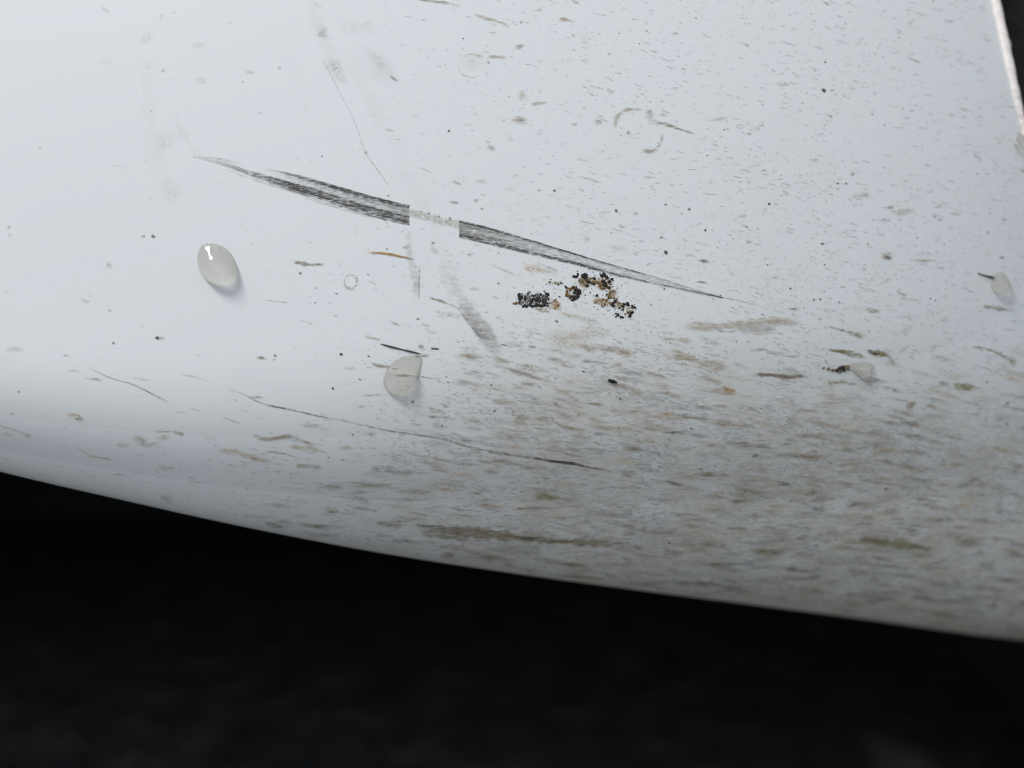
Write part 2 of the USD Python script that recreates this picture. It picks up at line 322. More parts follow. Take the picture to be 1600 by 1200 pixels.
def ribbon(pts, wid, c, a, taper=(0.15, 0.25), wob=0.25, h=None, step=3.0, soft=True):
    """A streak along the pixels pts; wid and a may change along it."""
    pts = np.asarray(pts, float)
    s = np.concatenate([[0], np.cumsum(np.linalg.norm(np.diff(pts, axis=0), axis=1))])
    m = max(5, int(s[-1] / step)); q = np.linspace(0, s[-1], m)
    line = np.stack([PchipInterpolator(s, pts[:, k])(q) if len(pts) > 2 else np.interp(q, s, pts[:, k]) for k in (0, 1)], -1)
    wv = np.interp(q / s[-1], np.linspace(0, 1, np.size(wid)), np.atleast_1d(wid)) if np.size(wid) > 1 else np.full(m, float(np.ravel(wid)[0]))
    av = np.interp(q / s[-1], np.linspace(0, 1, np.size(a)), np.atleast_1d(a)) if np.size(a) > 1 else np.full(m, float(np.ravel(a)[0]))
    t = np.gradient(line, axis=0); t /= np.linalg.norm(t, axis=1, keepdims=True); nr = np.stack([-t[:, 1], t[:, 0]], -1)
    k0 = RNG.integers(0, 999)
    wv = wv * (1 + wob * 2 * (meshkit.fbm(np.stack([q / 9.0, q * 0, q * 0 + k0], -1), 3, 3) - 0.5))
    off = np.array([-1, -0.6, -0.2, 0.2, 0.6, 1.0]); prof = np.array([0, 0.8, 1, 1, 0.8, 0]) if soft else np.array([0.25, 1, 1, 1, 1, 0.25])
    LOAD[cells((line[:, None] + nr[:, None] * off[None, :, None] * wv[:, None, None] / 2).reshape(-1, 2))] += 1
    e = q / s[-1]
    end = (sstep(0, max(taper[0], 1e-6), e) if taper[0] > 0 else 1) * (sstep(0, max(taper[1], 1e-6), 1 - e) if taper[1] > 0 else 1)
    P, n = on((line[:, None] + nr[:, None] * off[None, :, None] * wv[:, None, None] / 2).reshape(-1, 2), layer() if h is None else h)
    cv = (prof[None] * (av * end)[:, None]).ravel()
    f = quads(m, 6)
    if np.cross(P[f[0, 1]] - P[f[0, 0]], P[f[0, 2]] - P[f[0, 0]]) @ n[f[0, 0]] < 0: f = f[:, ::-1]
    return P, f, n, np.broadcast_to(colour(c), P.shape) * RNG.uniform(0.9, 1.08), cv
def join(parts):
    o, V, Fc, N, C, A = 0, [], [], [], [], []
    for p, f, n, c, a in parts:
        V.append(p); Fc.append(f + o); N.append(n); C.append(c); A.append(a); o += len(p)
    return np.vstack(V), np.vstack(Fc), np.vstack(N), np.vstack(C), np.concatenate(A)
def put(name, parts, material, label=None, kind=None, parent=bumper):
    v, f, n, c, a = join(parts if isinstance(parts, list) else [parts])
    return obj(name, v, f, material, parent, normals=n, colour=c, cover=a, label=label, kind=kind)

# scratch: black rubber rubbed on in long grainy lines, wiped away in a straight band in the middle
def scuff(top, bot, alpha, n, ragged=True):
    """Fine parallel lines rubbed on between two edges; alpha(v, e) says how black they lie across (v) and along (e)."""
    out, e = [], np.linspace(0, 1, 40)
    def even(p):
        p = np.asarray(p, float); k = np.concatenate([[0], np.cumsum(np.linalg.norm(np.diff(p, axis=0), axis=1))]); k /= k[-1]
        return np.stack([PchipInterpolator(k, p[:, q])(e) for q in (0, 1)], -1)
    A, B = even(top), even(bot)
    gap = np.linalg.norm(A - B, axis=1)
    for k in range(n):
        v = np.clip((k + 0.5) / n + RNG.normal(0, 0.25 / n), 0.01, 0.99)
        al, cc = alpha(v, e)
        al = al * (0.30 + 0.95 * meshkit.fbm(np.stack([e * 9, e * 0 + k * 3.7, e * 0], -1), 3, 77))
        line = A * (1 - v) + B * v
        i0 = RNG.integers(0, 4) if ragged else 0
        out.append(ribbon(line[i0:], np.maximum(gap / n * 1.55, 0.9)[i0:], cc, np.clip(al, 0, 1)[i0:], (0.02 if i0 else 0.0, 0.0), 0.35, step=2.5, h=RNG.uniform(1.8e-5, 9e-5)))
    return out
SC, CRM = np.array((0.105, 0.096, 0.09)), np.array((0.46, 0.45, 0.41))
def left_alpha(v, e):
    dark_low = sstep(0.46, 0.60, v) * (0.18 + 0.82 * sstep(0.04, 0.55, e)) * (1 - 0.35 * sstep(0.9, 1.0, v))
    dark_top = (1 - sstep(0.16, 0.3, v)) * sstep(0.28, 0.70, e)
    end = sstep(0.80, 0.97, e) * 0.8
    start = 0.22 * (1 - sstep(0.12, 0.25, e))
    d = np.maximum.reduce([dark_low, dark_top, end, start])
    return np.maximum(d, 0.42 * sstep(0.3, 0.6, e)), (SC if v > 0.5 or v < 0.25 else SC * 0.4 + CRM * 0.6)
def right_alpha(v, e):
    if v < 0.15: return 1 - 0.6 * sstep(0.3, 1, e), SC
    if v > 0.72: return 0.95 - 0.5 * sstep(0.35, 1, e), SC
    return 0.72 - 0.45 * sstep(0.05, 0.40, e), SC * 0.5 + CRM * 0.5
put('scratch_mark', scuff([(301, 244), (336, 246), (396, 258), (461, 272), (535, 293), (581, 306.5), (639.5, 320.5)], [(301, 246), (340, 256), (387, 274), (419, 285), (466, 301), (498, 310), (535, 322.5), (586, 339), (639.5, 351)], left_alpha, 15) +
    [ribbon([(470, 309), (520, 322), (590, 343)], [3, 4, 4], 'lg', 0.3), ribbon([(345, 262), (400, 282), (470, 304), (560, 333)], [3, 4, 4, 5], 'lg', 0.25), ribbon([(585, 327), (597, 340), (611, 355)], [2, 2.5, 2], 'lg', 0.5)],
    'rub_dirt', label='left half of the black rubber scratch, ending square')
put('scratch_mark', scuff([(717.5, 343.5), (774, 357.5), (830, 374.5), (917, 401), (977, 418.5), (1026, 432.5), (1075, 448), (1129, 464.5)], [(717.5, 371), (760, 380.5), (830, 397.5), (893, 412), (956, 429), (1005, 440), (1061, 452), (1129, 466.5)], right_alpha, 13, False) + [ribbon([(1100, 459), (1150, 469), (1210, 485)], [2.4, 2, 1.5], 'lg', [.7, .5, .2], (0.1, 0.3))],
    'rub_dirt', label='right half of the black rubber scratch, tapering to a point')
put('wiped_band', [ribbon([(639, 331), (679, 341.5), (718, 351)], [14, 12, 12], 'cr', 0.55, (0, 0), soft=False)] +
    [blob(x, y, l, w, g, 'dk', a, rough=0.6) for x, y, l, w, g, a in [(658, 331, 5, 5, 20, .8), (670, 333.5, 4, 6, 0, .8), (686, 338.5, 5, 4, 0, .7), (703, 343, 5, 8, 10, 1), (697, 346.5, 6, 3, 0, .8), (680, 335, 4, 3, 0, .5)]],
    'grain_dirt', label='cream band wiped clean across the scratch, dotted with dark specks')
put('vertical_smear', [ribbon([(638, 350), (640, 400), (650, 440), (652, 485)], [10, 14, 12, 10], (0.50, 0.47, 0.45), [0.3, 0.22, 0.3, 0.12], (0.2, 0.3)),
    ribbon([(690, 400), (700, 430), (722, 470)], [26, 34, 30], (0.52, 0.51, 0.48), [0.10, 0.22, 0.22]), ribbon([(655, 415), (654, 470)], [3, 3], (0.42, 0.36, 0.36), 0.5)], 'soft_dirt')
put('hairline_scratch', ribbon([(500, 85), (534, 151), (555, 193), (571, 238), (592, 268), (614, 300)], [3, 2, 1.6, 1.6, 1.8, 2.0], 'lg', [0.15, 0.3, 0.25, 0.35, 0.4, 0.3], (0.1, 0.1)), 'rub_dirt', label='thin grey hairline falling to the scratch')
put('hairline_scratch', ribbon([(337, 604), (371, 612), (412, 631), (454, 640), (498, 650), (550, 660), (603, 672), (692, 686), (740, 700), (810, 712), (864, 720), (912, 728), (981, 743)], [4, 3, 3, 3, 2.4, 2.6, 4, 5, 5, 5, 3.5, 3, 2.4], (0.24, 0.21, 0.17), [0.2, 0.35, 0.7, 0.55, 0.35, 0.4, 0.5, 0.4, 0.5, 0.5, 0.95, 0.9, 0.5], (0.1, 0.1), wob=0.5), 'rub_dirt', label='long brown scratch line low on the bumper')
put('hairline_scratch', [ribbon([(137, 572), (172, 590), (206, 600), (247, 620), (275, 634)], [3, 3, 3, 3, 3], 'gr', [0.3, 0.35, 0.35, 0.4, 0.4])], 'soft_dirt')

def tile(ox, oy, s=0.34375): return lambda X, Y: (ox + X * s, oy + Y * s)
A_, B_, C_, D_, E_, G_, H_, I_ = tile(0, 0), tile(500, 0), tile(1050, 0), tile(0, 380), tile(500, 380), tile(1050, 380), tile(500, 700), tile(1050, 700)
SPECKS = {  # tile: x, y, length, width, angle, colour, cover
    A_: [(735, 75, 26, 22, -60, 'gr', .45), (740, 320, 24, 20, 0, 'gr', .5), (665, 180, 60, 70, 60, 'ta', .2), (675, 300, 35, 30, 0, 'ta', .25), (905, 205, 60, 40, 0, 'ta', .2), (1140, 328, 45, 22, 0, 'ta', .35), (1268, 310, 20, 16, 0, 'gr', .55), (1103, 373, 14, 12, 0, 'gr', .5), (183, 673, 18, 14, 0, 'br', .5), (688, 506, 14, 12, 0, 'gr', .5), (42, 1035, 22, 20, 0, 'br', .5), (45, 1068, 14, 22, 0, 'br', .4), (653, 1074, 22, 14, 0, 'br', .8), (698, 1074, 20, 18, 0, 'dk', .7), (775, 860, 110, 120, 30, 'lg', .22), (740, 640, 90, 120, 60, 'lg', .18), (910, 370, 60, 50, 0, 'lg', .25), (1460, 150, 60, 60, 30, 'gr', .28), (1520, 300, 100, 100, 40, 'gr', .2), (1440, 15, 70, 20, 50, 'br', .25), (480, 45, 50, 25, 40, 'lg', .3), (480, 280, 80, 60, 0, 'lg', .15), (1045, 105, 40, 16, 0, 'lg', .35), (1185, 515, 22, 18, 0, 'gr', .3), (540, 758, 70, 10, 10, 'gr', .25), (1150, 1110, 16, 14, 0, 'gr', .35)],
    B_: [(908, 212, 55, 20, -14, 'dk', .75), (335, 358, 50, 16, 30, 'dk', .7), (910, 550, 85, 34, 10, 'br', .75), (895, 545, 40, 20, 10, 'or', .5), (918, 435, 70, 34, 55, 'ta', .5), (1400, 606, 18, 24, 20, 'dk', .85), (1270, 553, 42, 30, -30, 'br', .6), (1155, 566, 34, 18, 0, 'br', .5), (1355, 712, 34, 20, 20, 'or', .4), (780, 672, 46, 28, 0, 'br', .5), (620, 830, 46, 18, 25, 'br', .8), (728, 824, 60, 24, 10, 'ta', .5), (860, 855, 60, 30, 0, 'ta', .3), (605, 920, 44, 16, 5, 'dk', .75), (710, 912, 24, 18, 0, 'gr', .6), (735, 948, 14, 12, 0, 'ru', .9), (1065, 867, 14, 13, 0, 'dk', .9), (1345, 958, 16, 14, 0, 'dk', .9), (1570, 1147, 22, 19, 0, 'dk', 1), (1552, 1080, 24, 9, -20, 'dk', .8), (585, 595, 14, 12, 0, 'dk', .8), (208, 692, 20, 16, 0, 'gr', .7), (432, 525, 36, 14, 0, 'gr', .45), (318, 592, 46, 12, 10, 'gr', .4), (1350, 1125, 90, 34, 8, 'ta', .35), (1215, 1085, 34, 30, 0, 'ta', .5), (915, 100, 18, 16, 0, 'gr', .8), (995, 45, 30, 20, 0, 'gr', .5), (1150, 160, 18, 16, 0, 'gr', .6), (765, 283, 20, 14, 0, 'gr', .7), (1160, 8, 40, 18, 30, 'gr', .6), (675, 76, 30, 10, 10, 'gr', .6), (1315, 243, 16, 14, 0, 'gr', .7), (270, 300, 200, 140, 40, 'gr', .13), (85, 340, 120, 70, 50, 'gr', .22), (15, 155, 50, 40, 0, 'gr', .3), (130, 125, 120, 90, 40, 'gr', .12), (215, 120, 60, 50, 0, 'ta', .2), (515, 1105, 18, 14, 0, 'dk', .5), (520, 1140, 50, 30, 50, 'gr', .4), (680, 1155, 34, 12, -20, 'dk', .6), (390, 1125, 40, 16, 5, 'br', .6), (1435, 970, 26, 16, 0, 'gr', .6), (1365, 1028, 24, 16, 0, 'gr', .5), (1570, 930, 14, 12, 0, 'dk', .7), (735, 1070, 30, 12, 0, 'gr', .4), (780, 670, 26, 14, 10, 'br', .4), (700, 270, 120, 90, 0, 'ta', .2), (1200, 190, 40, 90, 0, 'ta', .2), (1525, 560, 70, 20, 10, 'br', .4), (1500, 515, 52, 46, 20, 'br', .65), (1555, 520, 36, 22, 0, 'br', .4), (1490, 690, 90, 30, 0, 'br', .35)],
    C_: [(700, 15, 40, 13, 20, 'gr', .85), (1125, 62, 64, 13, 15, 'br', .6), (1265, 97, 28, 18, 0, 'gr', .55), (1080, 105, 14, 14, 0, 'gr', .7), (1200, 235, 30, 9, 35, 'gr', .6), (1095, 272, 68, 15, 20, 'gr', .75), (1410, 265, 36, 12, 0, 'gr', .45), (690, 412, 22, 20, 0, 'dk', .95), (727, 410, 20, 14, 0, 'gr', .8), (733, 390, 14, 10, 0, 'gr', .5), (505, 383, 60, 20, 5, 'ta', .7), (212, 540, 84, 18, -5, 'ol', .7), (382, 585, 50, 20, 10, 'gr', .45), (352, 610, 34, 13, 0, 'br', .5), (860, 890, 110, 34, -10, 'ta', .5), (880, 885, 36, 22, 0, 'br', .35), (988, 942, 36, 18, 0, 'br', .8), (1060, 958, 110, 36, -4, 'ol', .55), (1282, 972, 44, 18, 5, 'ol', .6), (1325, 495, 60, 9, 15, 'gr', .55), (1390, 716, 50, 9, 35, 'gr', .7), (1488, 648, 24, 9, 0, 'dk', .6), (910, 519, 18, 14, 0, 'gr', .8), (722, 530, 14, 13, 0, 'gr', .8), (820, 790, 24, 18, 0, 'gr', .7), (753, 833, 12, 12, 0, 'dk', .8), (753, 856, 20, 14, 0, 'gr', .6), (441, 926, 14, 13, 0, 'dk', .95), (78, 951, 15, 13, 0, 'dk', .85), (151, 1047, 13, 13, 0, 'dk', .95), (185, 1047, 26, 10, 0, 'gr', .7), (684, 1107, 18, 11, 0, 'dk', .9), (980, 1165, 64, 34, 0, 'br', .5), (985, 1172, 28, 14, 0, 'dk', .4), (140, 1187, 60, 16, 15, 'br', .7), (1436, 1056, 26, 9, -30, 'gr', .7), (1140, 582, 50, 12, 5, 'gr', .4), (1035, 580, 70, 12, 5, 'gr', .35), (652, 725, 32, 16, 0, 'gr', .5), (340, 207, 26, 16, 0, 'gr', .45), (650, 320, 18, 16, 0, 'gr', .5), (1208, 942, 26, 10, 0, 'gr', .7), (1218, 998, 24, 14, 0, 'gr', .7), (968, 998, 40, 10, 10, 'gr', .6), (1512, 998, 34, 11, 5, 'gr', .6), (320, 980, 60, 24, 0, 'gr', .3), (415, 775, 30, 16, 0, 'gr', .5), (350, 1100, 30, 20, 0, 'gr', .4), (1592, 775, 14, 20, 0, 'dk', .5), (1495, 1170, 20, 14, 0, 'gr', .8), (10, 152, 34, 16, 0, 'gr', .6), (855, 187, 14, 12, 0, 'gr', .6), (830, 735, 40, 14, 20, 'gr', .4), (1315, 582, 50, 10, 0, 'gr', .35)],
    D_: [(498, 103, 26, 36, 0, 'br', .5), (383, 262, 44, 26, 20, 'ta', .5), (497, 305, 28, 14, 10, 'ta', .6), (722, 430, 52, 20, 5, 'ol', .8), (716, 430, 22, 16, 0, 'dk', .8), (1190, 521, 46, 22, 10, 'ol', .8), (1188, 520, 20, 14, 0, 'dk', .5), (515, 454, 16, 13, 0, 'dk', .6), (325, 780, 50, 20, 12, 'or', .9), (358, 795, 46, 30, 30, 'ol', .85), (127, 875, 38, 20, 0, 'ol', .7), (650, 905, 90, 44, 30, 'ol', .45), (690, 915, 80, 22, -8, 'ta', .6), (742, 882, 70, 28, -8, 'ol', .5), (555, 917, 64, 28, -5, 'ol', .35), (415, 967, 40, 14, 8, 'or', .6), (760, 1020, 90, 34, 10, 'ta', .35), (890, 1085, 70, 10, 8, 'br', .4), (1365, 136, 16, 15, 0, 'dk', .7), (1550, 505, 14, 12, 0, 'dk', 1), (1250, 510, 12, 12, 0, 'dk', .9), (1245, 530, 14, 12, 0, 'gr', .6), (1514, 658, 11, 11, 0, 'dk', .9), (85, 675, 11, 11, 0, 'dk', .6), (55, 774, 12, 10, 0, 'dk', .5), (1425, 832, 110, 24, 10, 'br', .55), (1150, 977, 40, 14, 5, 'br', .5), (1525, 328, 16, 14, 0, 'gr', .5), (300, 510, 34, 12, 10, 'gr', .35), (330, 580, 60, 20, 10, 'gr', .25), (80, 480, 90, 34, -8, 'ta', .3), (40, 870, 60, 20, 10, 'gr', .3), (640, 963, 40, 9, 0, 'br', .5), (540, 1050, 110, 14, 5, 'gr', .25), (1060, 940, 110, 28, 8, 'ta', .35), (950, 882, 70, 16, 5, 'ta', .4), (1170, 700, 80, 14, 5, 'br', .4), (1330, 1045, 50, 14, 0, 'gr', .4), (1520, 1110, 80, 20, -8, 'ol', .5), (760, 1165, 60, 40, 20, 'ol', .4), (1555, 985, 24, 9, 0, 'ru', .6)],
    E_: [(540, 625, 40, 12, 5, 'or', .8), (552, 263, 34, 14, 5, 'ru', .8), (465, 474, 34, 26, 30, 'br', .85), (975, 116, 110, 44, 15, 'or', .65), (1050, 132, 90, 24, 15, 'ol', .35), (705, 208, 60, 18, 5, 'ol', .6), (690, 515, 110, 30, 4, 'ol', .55), (675, 512, 40, 18, 4, 'or', .4), (835, 535, 80, 34, 15, 'ol', .55), (950, 568, 180, 44, 8, 'ta', .5), (1130, 430, 240, 100, 4, 'ta', .45), (1300, 478, 280, 36, 8, 'ta', .55), (1390, 497, 80, 30, 5, 'or', .4), (1240, 395, 180, 60, 8, 'ta', .3), (1074, 355, 18, 12, 20, 'dk', .8), (1190, 340, 170, 34, 12, 'ta', .5), (1120, 322, 50, 20, 20, 'or', .4), (915, 800, 80, 34, -10, 'br', .6), (1025, 795, 60, 28, -10, 'ol', .55), (1240, 730, 80, 18, 3, 'br', .65), (1440, 682, 70, 20, 3, 'br', .55), (1575, 776, 60, 14, 4, 'or', .65), (1080, 900, 100, 20, 3, 'br', .55), (700, 802, 90, 24, 2, 'ol', .4), (845, 880, 180, 40, 5, 'ol', .4), (540, 828, 60, 34, 10, 'ol', .35), (232, 868, 24, 36, 0, 'gr', .55), (490, 943, 24, 12, 0, 'dk', .7), (360, 970, 70, 34, 5, 'ta', .5), (1498, 892, 50, 60, 0, 'ta', .5), (1120, 997, 110, 16, 5, 'dk', .6), (1045, 1153, 140, 34, 4, 'ol', .7), (1000, 1157, 40, 22, 0, 'br', .6), (540, 1115, 140, 26, 3, 'ta', .5), (760, 1190, 130, 18, 3, 'br', .6), (105, 988, 30, 9, 0, 'ru', .5), (572, 741, 34, 12, 0, 'ru', .5), (1210, 535, 60, 14, 0, 'gr', .7), (1250, 537, 40, 9, 0, 'gr', .6), (1010, 480, 30, 12, 0, 'gr', .5), (965, 470, 40, 20, 0, 'gr', .5), (420, 722, 18, 12, 0, 'dk', .7), (792, 762, 12, 12, 0, 'dk', .9), (1364, 706, 13, 12, 0, 'dk', .8), (97, 505, 15, 13, 0, 'dk', 1), (57, 660, 12, 10, 0, 'dk', .8), (445, 345, 18, 9, 0, 'dk', .7), (345, 365, 60, 16, 30, 'gr', .55), (480, 372, 50, 14, 8, 'br', .5), (500, 400, 70, 16, 20, 'gr', .4), (590, 330, 160, 30, 5, 'gr', .3), (700, 585, 120, 12, 5, 'gr', .5), (1405, 583, 24, 16, 0, 'gr', .5), (245, 690, 90, 14, -3, 'ta', .5), (190, 742, 50, 12, 0, 'ta', .5), (140, 568, 70, 16, 0, 'ta', .4), (120, 930, 90, 20, 2, 'ol', .45), (20, 850, 60, 26, 2, 'ta', .35), (1580, 515, 50, 60, 10, 'ta', .4), (1590, 1085, 50, 14, 10, 'dk', .6), (1390, 1055, 60, 16, 6, 'ol', .6), (130, 205, 60, 20, 20, 'gr', .3), (715, 650, 60, 12, 20, 'ta', .4), (370, 602, 120, 14, 5, 'ol', .6), (345, 572, 30, 8, 0, 'dk', .6), (240, 1100, 300, 40, 3, 'ol', .35), (440, 1130, 140, 26, 4, 'ol', .4), (560, 870, 400, 30, 7, 'gr', .28), (700, 900, 330, 30, 7, 'gr', .35)],
    G_: [(150, 80, 54, 15, 15, 'br', .8), (142, 179, 64, 11, 6, 'dk', .75), (552, 300, 52, 15, 5, 'ol', .95), (548, 298, 40, 10, 5, 'dk', .8), (918, 306, 60, 26, 10, 'ol', .75), (890, 298, 40, 16, 10, 'ta', .5), (980, 66, 52, 30, 10, 'br', .65), (1135, 79, 115, 13, 3, 'ol', .75), (465, 156, 34, 10, 5, 'gr', .7), (645, 257, 12, 11, 0, 'dk', .9), (1500, 64, 24, 14, -30, 'gr', .8), (965, 175, 60, 10, -30, 'gr', .55), (860, 185, 50, 9, 15, 'gr', .55), (580, 103, 24, 20, 0, 'gr', .4), (760, 632, 95, 20, 4, 'ol', .9), (715, 692, 90, 18, 6, 'br', .6), (1232, 636, 60, 26, 5, 'br', .65), (1560, 618, 110, 34, 8, 'or', .45), (1550, 538, 36, 44, 0, 'br', .8), (1220, 522, 100, 30, 12, 'ol', .4), (1245, 530, 40, 16, 5, 'ol', .4), (262, 668, 58, 34, 5, 'or', .85), (1090, 736, 52, 32, 10, 'br', .75), (1486, 795, 44, 26, -15, 'br', .75), (1525, 728, 26, 16, -25, 'dk', .8), (1060, 402, 60, 36, 0, 'ta', .4), (280, 820, 230, 28, 5, 'br', .55), (400, 926, 140, 18, 6, 'dk', .55), (290, 905, 130, 20, 8, 'ol', .5), (378, 965, 26, 16, 0, 'dk', .8), (630, 970, 220, 26, 3, 'br', .6), (640, 985, 60, 14, 3, 'ru', .35), (175, 1050, 160, 24, 5, 'br', .6), (20, 1095, 80, 18, 8, 'dk', .55), (505, 1092, 70, 22, 10, 'dk', .5), (1200, 910, 90, 20, 15, 'br', .45), (970, 942, 60, 14, 0, 'br', .5), (800, 1005, 100, 24, 0, 'br', .5), (1290, 1005, 60, 20, 0, 'br', .45), (1572, 1015, 60, 34, 0, 'dk', .45), (1500, 935, 110, 26, 15, 'br', .5), (1370, 1075, 60, 24, 0, 'br', .45), (1240, 845, 120, 18, 8, 'gr', .4), (600, 872, 150, 22, 5, 'br', .5), (500, 832, 110, 30, 10, 'br', .4), (760, 908, 200, 24, 4, 'br', .4), (1200, 712, 170, 14, 12, 'br', .4), (1000, 820, 60, 30, 0, 'gr', .35), (120, 880, 60, 12, 15, 'dk', .5), (50, 935, 110, 26, 0, 'br', .45), (980, 742, 50, 20, 0, 'cr', .6), (1090, 640, 26, 14, 0, 'cr', .7), (1440, 830, 130, 14, 4, 'br', .4), (1580, 960, 60, 18, 20, 'br', .4), (320, 1170, 120, 40, 2, 'br', .4), (690, 1165, 150, 26, -8, 'br', .4), (1230, 350, 40, 20, 0, 'gr', .3), (1090, 258, 110, 14, 6, 'ol', .4), (1050, 234, 30, 12, 0, 'ol', .5), (760, 272, 50, 9, 0, 'gr', .5), (1190, 472, 34, 9, 0, 'gr', .6), (440, 680, 130, 60, 0, 'cr', .25), (700, 535, 16, 20, 0, 'br', .5), (1210, 575, 50, 14, 0, 'gr', .3), (20, 155, 60, 12, 5, 'gr', .5)],
    H_: [(1040, 221, 130, 26, 3, 'ol', .7), (1080, 245, 36, 12, 0, 'ru', .4), (770, 265, 130, 18, 5, 'or', .6), (905, 278, 90, 16, 4, 'or', .65), (310, 346, 130, 30, 5, 'ol', .75), (940, 410, 110, 24, 3, 'dk', .5), (1085, 424, 150, 26, 5, 'dk', .5), (570, 190, 80, 16, 5, 'or', .55), (440, 196, 150, 20, 3, 'ol', .45), (200, 278, 150, 14, 3, 'br', .5), (45, 295, 80, 30, -5, 'ol', .5), (750, 235, 30, 9, 0, 'br', .5), (1280, 415, 140, 30, 2, 'ol', .4), (1420, 258, 70, 14, 2, 'br', .4), (1100, 315, 150, 18, 3, 'br', .4), (640, 305, 120, 14, 2, 'ol', .35), (1470, 370, 90, 30, 10, 'br', .35), (60, 180, 150, 26, 0, 'ol', .35), (260, 170, 140, 20, -2, 'ol', .4), (250, 285, 26, 12, 0, 'br', .6), (520, 270, 100, 18, -8, 'gr', .35), (360, 340, 90, 26, 10, 'br', .4), (1000, 300, 170, 30, 0, 'ta', .3), (1250, 290, 240, 44, 5, 'ta', .3), (840, 470, 180, 24, 3, 'ol', .3), (1380, 465, 120, 16, 4, 'br', .5), (380, 240, 90, 14, 0, 'gr', .3)],
    I_: [(180, 119, 170, 22, 5, 'br', .6), (420, 472, 170, 36, 3, 'ol', .7), (1310, 405, 270, 30, 3, 'br', .5), (940, 668, 260, 34, 3, 'br', .6), (805, 664, 80, 28, 0, 'dk', .4), (1222, 516, 76, 18, -6, 'dk', .55), (1390, 556, 64, 22, 3, 'or', .5), (1510, 596, 150, 24, 3, 'br', .5), (1330, 262, 90, 22, 8, 'or', .45), (305, 242, 80, 18, 5, 'dk', .5), (505, 160, 70, 20, 12, 'dk', .55), (90, 352, 60, 24, 5, 'dk', .5), (550, 592, 270, 24, 1, 'dk', .35), (865, 346, 130, 14, 0, 'dk', .4), (1060, 345, 130, 16, 2, 'dk', .35), (740, 525, 160, 24, 4, 'br', .45), (200, 530, 150, 30, 6, 'br', .4), (350, 210, 160, 36, 0, 'br', .45), (660, 278, 80, 18, 10, 'dk', .45), (1000, 225, 120, 40, 0, 'br', .4), (460, 262, 60, 14, 0, 'br', .5), (1490, 285, 50, 30, 20, 'gr', .5), (650, 235, 100, 18, -15, 'br', .45), (1400, 468, 40, 16, 20, 'dk', .5), (60, 300, 150, 18, 5, 'br', .5), (200, 222, 110, 18, 5, 'br', .5), (265, 640, 90, 30, 5, 'br', .4), (610, 632, 90, 22, 0, 'br', .35), (500, 380, 130, 24, 0, 'br', .4), (700, 395, 170, 20, -2, 'br', .35), (120, 440, 200, 40, 5, 'br', .4), (400, 540, 120, 20, -3, 'br', .35), (1570, 830, 120, 30, 5, 'br', .5), (1300, 770, 200, 30, 3, 'br', .3), (1440, 520, 100, 22, 0, 'br', .35), (1190, 330, 200, 40, 2, 'br', .3), (900, 250, 200, 50, 2, 'br', .3), (1400, 330, 150, 30, 5, 'br', .35), (880, 570, 260, 36, 2, 'br', .3), (1100, 480, 180, 40, 5, 'br', .3), (1560, 100, 80, 40, 0, 'br', .45), (1300, 75, 60, 24, 0, 'br', .4), (1150, 165, 160, 20, 3, 'br', .3), (1380, 145, 60, 14, 0, 'gr', .4), (1400, 210, 110, 20, 6, 'gr', .35), (850, 60, 140, 18, 8, 'br', .35), (640, 38, 160, 20, 3, 'ru', .35), (380, 35, 34, 20, 0, 'dk', .7)]}
for tl, rows in SPECKS.items():
    for X, Y, L, W, g, c, a in rows:
        x, y = tl(X, Y)
        L, W = L * 0.34375 * 1.12, W * 0.34375 * 1.12
        small = max(L, W) < 9
        big = L * W > 500
        kind = 'smooth_dirt' if small else ('grain_dirt' if (big and y < 600) else 'soft_dirt')
        put('dirt_speck' if L < 22 else 'dirt_streak', blob(x, y, L, W, g, c, min(1, a * (1.0 if small and c == 'dk' else 0.58 if y > 640 else 0.66 if y > 500 else 0.55)), rings=3 if small else 5, spokes=12 if small else 26, rough=0.5), kind)
